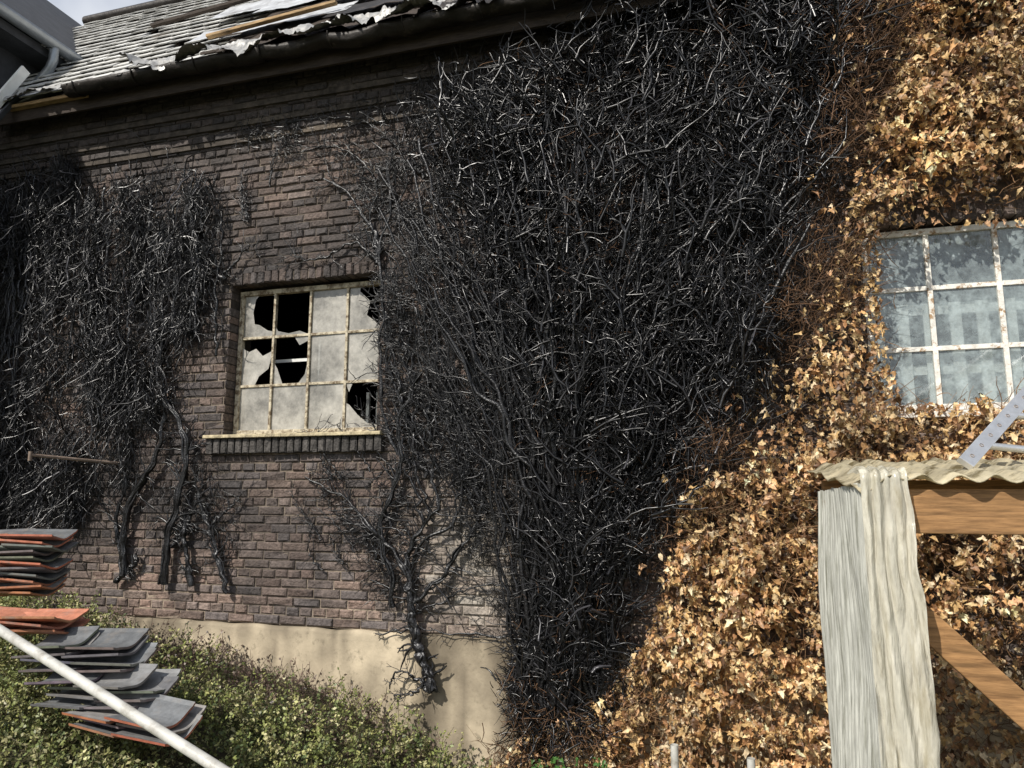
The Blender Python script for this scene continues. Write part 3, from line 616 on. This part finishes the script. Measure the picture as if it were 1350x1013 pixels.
u=np.tile(np.linspace(.15,1,Kl),(n,1)); C=base0[:,None]+dirn[:,None]*(L[:,None]*u)[...,None]; C[...,2]-=.12*L[:,None]*u**2
C=C+rng.normal(0,.010,C.shape)
C=C.reshape(-1,3); m=len(C)
sc_=np.repeat(scorch,Kl); keep=~sc_|(rng.random(m)<.4); 
gp=np.array([[.21,.235,.075],[.31,.305,.12],[.15,.18,.06],[.44,.41,.21],[.10,.13,.05]])
cc=gp[rng.choice(5,n,p=[.28,.26,.18,.14,.14])]*rng.uniform(.65,1.25,(n,1))*(1+.4*mound[:,None])
fresh=(np.clip((-3.0-sy)/.8,0,1)*np.clip((-2.6-sx)/1.0,0,1))[:,None]; cc=cc*(1-fresh)+np.array([[.20,.36,.06]])*fresh
cc=np.where(scorch[:,None],np.array([[.17,.12,.09]])*rng.uniform(.4,1.2,(n,1)),cc)
c=np.repeat(cc,Kl,axis=0)*rng.uniform(.8,1.2,(m,1)); C=C[keep];c=np.clip(c[keep],0.01,.7);m=len(C)
t=rng.normal(0,1,(m,3)); t/=np.linalg.norm(t,axis=1,keepdims=True); nn=rng.normal(0,.6,(m,3))+[[-.2,-.7,1]]; b=np.cross(nn,t); b/=np.linalg.norm(b,axis=1,keepdims=True)
s=rng.uniform(.008,.018,m)[:,None]
V=np.stack([C-t*s,C+b*s*.6,C+t*s,C-b*s*.6],1).reshape(-1,3); fast("shrub_leaves",V,np.arange(m*4).reshape(-1,4),m_green,shr,np.repeat(c,4,axis=0))
wd=empty("weed_plant"); C=np.array([W(rng.uniform(700,800),rng.uniform(1000,1035),-.5) for _ in range(70)]); leaves("weed_leaves",C,rng.uniform(.015,.03,70),np.stack([rng.normal(0,.5,70),-np.ones(70)*.6,np.ones(70)],1),np.array([[.06,.14,.03]])*rng.uniform(.6,1.4,(70,1)),m_green,wd,.3)
tubes("weed_stems",np.stack([C,C-[[0,-.05,.15]],C-[[0,-.1,.4]]],1),np.full((70,3),.002),m_green,wd,3,np.tile([[.06,.1,.03]],(70,1)))
# ------------------------------------------------------------------ stacked roof tiles
def tilemesh(V,Fc,C,c,rz,tiltx,tilty,l,w,col,ecol,th=.014):
    ns=12; Rm=Matrix.Rotation(rz,3,'Z')@Matrix.Rotation(tiltx,3,'X')@Matrix.Rotation(tilty,3,'Y')
    def grid(off,cols):
        b0=len(V)
        for i in range(2):
            for k in range(ns+1):
                u=k/ns; y=(u-.5)*w; pr=.018*math.cos(u*2*math.pi)+(.012 if k in(0,ns) else 0)
                for zz in (0,th): V.append(Rm@Vector(((i-.5)*l,y,pr+zz))+Vector(c)); C.append(cols)
        return b0
    S=(ns+1)*2
    b0=grid(0,col)
    for k in range(ns):
        a=b0+k*2; Fc.append((a+1,a+3,a+S+3,a+S+1))
    b0=grid(0,ecol)
    for k in range(ns):
        a=b0+k*2; Fc.append((a,a+S,a+S+2,a+2)); Fc.append((a,a+2,a+3,a+1)); Fc.append((a+S,a+S+1,a+S+3,a+S+2))
    for k in (0,ns): a=b0+k*2; Fc.append((a,a+1,a+S+1,a+S))
def stack(c,layers,per,rz,tx,ty,dz,l,w,seed,redp,drift=(0,0)):
    random.seed(seed); V=[];Fc=[];C=[]
    ax=Vector((math.cos(rz),math.sin(rz),0))
    for i in range(layers):
        red=random.random()<redp
        sh_=Vector((random.uniform(-.07,.07)+drift[0]*i,random.uniform(-.04,.04)+drift[1]*i,i*dz))
        for k in range(per):
            k0=random.uniform(.8,1.2); col=[q*k0 for q in ((.40,.16,.10) if redp>=1 else random.choice([(.13,.135,.14),(.17,.17,.17),(.10,.10,.105),(.21,.20,.19)]))]
            ec=[q*random.uniform(.8,1.1) for q in ((.40,.15,.09) if red else (.16,.15,.145))]
            p=Vector(c)+sh_+ax*((k-(per-1)/2)*l*.93)+Vector((0,0,k*.004))
            tilemesh(V,Fc,C,p,rz+random.uniform(-.14,.14),tx+random.uniform(-.05,.05),ty+random.uniform(-.06,.06),l,w,col,ec)
    return pymesh("roof_tile_stack",V,Fc,m_rtile,None,C)
def at(px,py,y): return W(px,py,y)
c=at(8,782,-1.3); stack(c,11,2,.15,.03,0,.040,.38,.30,3,.35)
c=at(22,832,-1.7); stack(c,4,2,.1,.05,.03,.026,.38,.30,5,1.0)
c=at(172,957,-2.0); stack(c,3,2,-.1,.22,.06,.036,.36,.28,8,.3,(-.01,.0))
c=at(140,924,-1.9); stack(c,4,2,.05,.20,-.05,.036,.36,.28,9,.3,(-.02,.01))
c=at(112,878,-1.8); stack(c,4,2,.12,.20,-.04,.038,.37,.30,12,.3,(-.03,.01))
# ------------------------------------------------------------------ handrail pole
hp=empty("handrail")
A=Vector(CAM+ray(-140,742)*2.6); B=Vector(CAM+ray(330,1040)*1.75)
pipe("rail",[A.lerp(B,t) for t in np.linspace(0,1,6)],.0145,m_white,hp,20)
for t in (0,1.0):
    p=A.lerp(B,t); pipe("rail_post",[p,(p.x,p.y,p.z-.5),(p.x,p.y,-.9)],.018,m_white,hp,12)
rod=empty("metal_rod"); e=W(40,600,-.75); w_=W(166,612,0.01); pipe("rod",[e,(e+w_)/2,w_],.014,m_rust,rod,10); e=np.array(e); pipe("rod_hook",[e+[0,0,.03],e,e-[0,0,.05]],.016,m_rust,rod,8)
for k,(px,py) in enumerate(((889,982),(990,1000))):
    p=W(px,py,-1.2); pipe("stake",[p,(p[0],p[1],p[2]-.4),(p[0],p[1],-.9)],.022,m_white,None,12)
# ------------------------------------------------------------------ lean-to shelter
sh=empty("timber_shelter"); FY=-2.8
bt=W(1167,645,FY); bb=W(1167,703,FY); X0=float(bt[0])
zb=float((bt[2]+bb[2])/2); zt=float(bt[2])
beam("front_beam",(X0-.0,FY+.04,zb),(X0+2.6,FY+.04,zb),.08,bt[2]-bb[2],m_timber,sh)
beam("corner_post",(X0+.04,FY+.07,-.8),(X0+.04,FY+.07,zb-.09),.08,.09,m_timber,sh,(0,1,0))
beam("far_post",(X0+2.4,FY+.07,-.8),(X0+2.4,FY+.07,zb-.09),.09,.09,m_timber,sh,(0,1,0))
beam("brace",W(1195,800,FY+.1),W(1420,1000,FY+.1),.05,.095,m_timber,sh)
beam("side_beam",(X0-.02,FY+.09,zb-.01),(X0-.02,FY+1.25,zb-.03),.06,.10,m_timber,sh)
beam("rear_beam",(X0-.02,FY+1.38,zb+.06),(X0+2.6,FY+1.38,zb+.06),.06,.12,m_timber,sh)
beam("rear_post",(X0+.02,FY+1.3,-.8),(X0+.02,FY+1.3,zb-.06),.08,.08,m_timber,sh,(0,1,0))
V=[];Fc=[];ny=90;nz=24
for i in range(ny+1):
    for k in range(nz+1):
        y=FY-.02+1.3*i/ny; v_=k/nz; z=-.85+(zt+.02+.85)*v_ -.03*(i/ny)*v_
        V.append((X0-.065+.006*math.sin(i/ny*2*math.pi*17)+.03*noise.noise(Vector((y*2,z*1.5,0))),y,z+(.015*noise.noise(Vector((y*9,3,0))) if k==nz else 0)))
for i in range(ny):
    for k in range(nz): Fc.append((i*(nz+1)+k,(i+1)*(nz+1)+k,(i+1)*(nz+1)+k+1,i*(nz+1)+k+1))
pymesh("side_panel",V,Fc,m_panel,sh,smooth=True)
V=[];Fc=[];nu=60;nz=120
for i in range(nu+1):
    for k in range(nz+1):
        u=i/nu;v_=k/nz
        H=zt+.055+.85; Ltot=H+.25; s=v_*Ltot
        if s<H: z=-.85+s; yb=FY-.045
        else: z=zt+.055+.012*math.sin((s-H)/.25*math.pi); yb=FY-.045+(s-H)
        hh=min(1,s/H)
        wd_=.165+.025*noise.noise(Vector((s*2,0,3)))+.03*noise.noise(Vector((s*7,4,3)))*.5-.02*max(0,(hh-.9)*10)
        x=X0-.085+u*wd_
        fold=.016*math.sin(u*13+3.0*noise.noise(Vector((s*1.0,u,0))))+.030*noise.fractal(Vector((x*8,s*1.6,1)),.8,2,5)
        if s<H: V.append((x,yb-abs(fold)*(1.0 if hh<.93 else .7),z))
        else: V.append((x,yb,z+abs(fold)*.8))
for i in range(nu):
    for k in range(nz): Fc.append((i*(nz+1)+k,(i+1)*(nz+1)+k,(i+1)*(nz+1)+k+1,i*(nz+1)+k+1))
pymesh("plastic_film",V,Fc,m_film,sh,smooth=True)
V=[];Fc=[];nxs=280;nys=16
for i in range(nxs+1):
    for k in range(nys+1):
        x=X0-.085+2.9*i/nxs; t=k/nys; y=FY-.05+1.48*t
        uu=(i/nxs)*2.9; drop=-.05*max(0,1-uu/.10)**1.3
        V.append((x,y+(.03*noise.noise(Vector((x*8,0,2))) if k==0 else 0),zt+.04+.10*t+.013*math.sin(x*2*math.pi/.105)*(1+.8*noise.noise(Vector((x*3,0,0))))+drop*(1-t*.3)+.02*noise.noise(Vector((x*5,y*5,0)))))
for i in range(nxs):
    for k in range(nys): Fc.append((i*(nys+1)+k,(i+1)*(nys+1)+k,(i+1)*(nys+1)+k+1,i*(nys+1)+k+1))
o=pymesh("corrugated_roof",V,Fc,m_corr,sh,smooth=True); md=o.modifiers.new("s",'SOLIDIFY'); md.thickness=.005
# ------------------------------------------------------------------ ladder lying on the roof
ld=empty("aluminium_ladder")
a=Vector(W(1272,612,-2.3)); b=Vector(W(1352,522,-1.9)); d=(b-a).normalized(); e=a+d*2.2
beam("stile",a,e,.060,.028,m_alu,ld,(0,-1,.3),.003)
off=Vector((.32,.12,-.03)); beam("stile_far",a+off,e+off,.060,.028,m_alu,ld,(0,-1,.3),.003)
for k in range(1,8): p=a+d*(.16+.28*(k-1)); pipe("rung",[p,p+off*.5,p+off],.015,m_alu,ld,10)
nf=Vector((0,-1,.3)).normalized(); nf=(nf-d*nf.dot(d)).normalized()
for k in range(10):
    p=a+d*(.05+.09*k)+nf*.0142; pipe("rivet",[p,p+nf*.0015,p+nf*.003],.008,m_rust,ld,8)
# ------------------------------------------------------------------ light
w=bpy.data.worlds.new("World"); sc.world=w; w.use_nodes=True; N=w.node_tree.nodes; Lk=w.node_tree.links
S=Vector((-.36,-.74,.76)).normalized()
sky=N.new("ShaderNodeTexSky"); sky.sky_type='NISHITA'; sky.sun_disc=False; sky.sun_elevation=math.asin(S.z); sky.sun_rotation=math.atan2(S.x,S.y)
bg=N["Background"]; bg.inputs[1].default_value=.12
tc=N.new("ShaderNodeTexCoord"); nz_=N.new("ShaderNodeTexNoise"); nz_.inputs["Scale"].default_value=2.5; nz_.inputs["Detail"].default_value=5; Lk.new(tc.outputs["Generated"],nz_.inputs["Vector"])
mr=N.new("ShaderNodeMapRange"); mr.inputs[1].default_value=.42; mr.inputs[2].default_value=.6; mr.inputs[4].default_value=.85; Lk.new(nz_.outputs["Fac"],mr.inputs[0])
mx=N.new("ShaderNodeMix"); mx.data_type='RGBA'; mx.inputs[7].default_value=(8,8.2,8.6,1); Lk.new(mr.outputs[0],mx.inputs[0]); Lk.new(sky.outputs[0],mx.inputs[6]); Lk.new(mx.outputs[2],bg.inputs[0])
sl=bpy.data.lights.new("sun",'SUN'); sl.energy=5.0; sl.angle=math.radians(.5); sl.color=(1,.95,.87); so=bpy.data.objects.new("sun",sl); sc.collection.objects.link(so); so.rotation_euler=S.to_track_quat('Z','Y').to_euler()
sc.view_settings.look='None'; sc.view_settings.exposure=0
